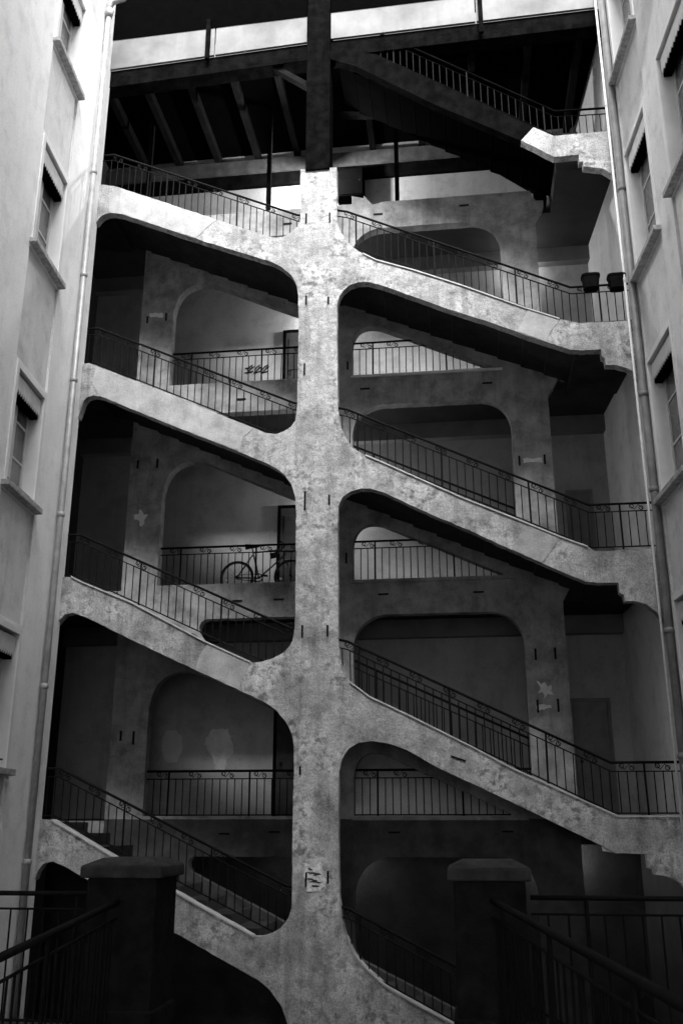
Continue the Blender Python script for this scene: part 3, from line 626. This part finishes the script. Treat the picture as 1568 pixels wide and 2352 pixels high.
# ------------------------------------------------------------------ lit lamps behind the rear pillars
for i, (px, py, zz, lab, en) in enumerate([
        (1192, 612, 10.68, 'lit wall lamp behind the right rear pillar, under the top gallery', 4),
        (778, 1985, 1.27, 'lit wall lamp under the lowest gallery behind the central pillar', 7),
        (1285, 1985, 1.27, 'lit wall lamp under the lowest gallery behind the right rear pillar', 8),
        (738, 700, 9.9, 'lit wall lamp on the second gallery behind the central pillar', 16),
        (765, 1200, 6.6, 'lit wall lamp on the third gallery behind the central pillar', 10)]):
    x, z = U(px, py, YW - 0.1); z = zz
    t = thing('wall_lamp', lab, 'lamp', (x, YW, z), 'lamps lighting the galleries')
    MB().box(x - .04, x + .04, YW - .03, YW, z - .05, z + .07).build('bracket', 'iron', t)
    mb = MB(); n = 12
    for j in range(7):
        th = math.pi * j / 6
        for k in range(n): mb.v.append((x + .055 * math.sin(th) * math.cos(2 * math.pi * k / n), YW - .09 + .055 * math.sin(th) * math.sin(2 * math.pi * k / n), z + .055 * math.cos(th)))
    for j in range(6):
        for k in range(n): mb.f.append((j * n + k, (j + 1) * n + k, (j + 1) * n + (k + 1) % n, j * n + (k + 1) % n))
    mb.build('globe', 'lampglass', t, smooth=True)
    pl = bpy.data.lights.new('lamp light', 'POINT'); pl.energy = en; pl.shadow_soft_size = 0.05
    plo = bpy.data.objects.new('lamp_light', pl); COL.objects.link(plo); plo.parent = t; plo.location = Vector((0, -.2 if zz > 2 else -.16, -.02)) * S

LYp, LZp = 13.95, 12.62
LXp2 = U(731, 330, LYp)[0]
pt = thing('pendant_lamp', 'lit lamp hanging from the top floor ceiling behind the timber pillar', 'lamp', (LXp2, LYp, LZp))
MB().tube([(LXp2, LYp, 13.6), (LXp2, LYp, LZp + .06)], 0.008, 6).build('rod', 'iron', pt)
MB().tube([(LXp2, LYp, LZp + .10), (LXp2, LYp, LZp + .07), (LXp2, LYp, LZp + .02)], [0.02, 0.03, 0.16], 16, cap=False).build('lamp_shade', 'black', pt)
MB().tube([(LXp2, LYp, LZp + .05), (LXp2, LYp, LZp + .02), (LXp2, LYp, LZp - .03)], [0.02, 0.04, 0.015], 12).build('bulb', 'lampglass', pt, smooth=True)
pl = bpy.data.lights.new('lamp light', 'POINT'); pl.energy = 110; pl.shadow_soft_size = 0.06
plo = bpy.data.objects.new('lamp_light', pl); COL.objects.link(plo); plo.parent = pt; plo.location = Vector((0, 0, -.10)) * S

# ------------------------------------------------------------------ terrace, gate piers, terrace railings
ZT = 0.27
structure(MB().box(-4.6, 4.6, -7, 7.35, -3.6, ZT).build('terrace', 'paving'))
structure(MB().box(-60, 60, -60, 60, -3.75, -3.6).build('ground', 'paving'))
def pier(x0p, x1p, ytop, lab):
    Y0 = 6.9; a, zt = U(x0p, ytop, Y0); b, _ = U(x1p, ytop, Y0); c = (a + b) / 2; w = (b - a) / 2
    t = thing('gate_pier', lab, 'pier', (c, Y0 + w, ZT), 'stone piers at the terrace edge')
    MB().box(c - w * .86, c + w * .86, Y0 + w * .14, Y0 + w * 1.86, ZT, zt - .12).build('shaft', 'pier', t, bevel=0.015)
    MB().box(c - w * .95, c + w * .95, Y0 + w * .05, Y0 + w * 1.95, ZT, ZT + .15).build('plinth', 'pier', t, bevel=0.015)
    m = MB(); lo = [(c - w, Y0, zt - .12), (c + w, Y0, zt - .12), (c + w, Y0 + 2 * w, zt - .12), (c - w, Y0 + 2 * w, zt - .12)]
    hi = [(c - w, Y0, zt - .04), (c + w, Y0, zt - .04), (c + w, Y0 + 2 * w, zt - .04), (c - w, Y0 + 2 * w, zt - .04)]
    m.hexa(lo, hi); k = .62
    m.hexa([(p[0], p[1], p[2]) for p in hi], [(c - w * k, Y0 + w * (1 - k), zt + .01), (c + w * k, Y0 + w * (1 - k), zt + .01), (c + w * k, Y0 + w * (1 + k), zt + .01), (c - w * k, Y0 + w * (1 + k), zt + .01)])
    m.build('cap', 'cap', t, bevel=0.012); return c, w
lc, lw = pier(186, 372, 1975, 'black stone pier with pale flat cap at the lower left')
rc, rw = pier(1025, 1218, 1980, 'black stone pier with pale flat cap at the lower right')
GT = 'terrace railings beside the gate piers'
YT = 7.2
_, zr = U(100, 2052, YT)
hh = zr - ZT
railing([(-4.55, ZT), (lc - lw, ZT)], YT, 'dark railing from the left building to the left pier', GT, h=hh, scroll=False, sp=0.12)
railing([(rc + rw, ZT), (3.0, ZT)], YT, 'dark railing from the right pier to the right building', GT, h=hh, scroll=False, sp=0.12)
def side_rail(p0, p1, c, lab):
    _, a = U(*p0, 6.95); 
    x0 = U(*p0, 6.95)[0]; z0 = a
    # the far end of the rail keeps its height towards the viewer
    d = ray(*p1); t = (z0 - EYE - 0.06) / d[2]; x1_, y1_, z1_ = d[0] * t, d[1] * t, z0 - 0.06
    railing([(x0, ZT, 6.95), ((x0 + x1_) / 2, ZT - .03, (6.95 + y1_) / 2), (x1_, ZT - 0.06, y1_)], 6.95, lab, GT, h=z0 - ZT, scroll=False, sp=0.12, rtop=0.022)
side_rail((270, 2072), (0, 2200), lc, 'dark handrail curving from the left pier towards the viewer')
side_rail((1130, 2068), (1568, 2310), rc, 'dark handrail sloping from the right pier towards the viewer')

# building that closes the courtyard behind the viewer (unseen; height and distance set to shade the lower storeys)
rbk = thing('apartment_building', 'unseen rear house behind the viewer, raised to shade the lower storeys', 'building', (0, -5, -3.6))
RY = -2.0
MB().box(-7.5, 7.5, -6.0, RY, 4.6, 26.0).build('wall', 'wallfar', rbk)
MB().box(-7.5, -3.0, -6.0, RY, -3.6, 4.598).box(3.0, 7.5, -6.0, RY, -3.6, 4.598).build('passage_wall', 'wallfar', rbk)
for zz in (5.4, 8.7, 11.9, 15.1):
    for xx in (-3.0, -0.5, 2.0):
        w = MB().box(xx, xx + 1.0, RY, RY + .03, zz, zz + 1.6).build('window', 'frame', rbk)
        MB().box(xx + .08, xx + .92, RY + .031, RY + .04, zz + .08, zz + 1.52).build('pane', 'pane', w)
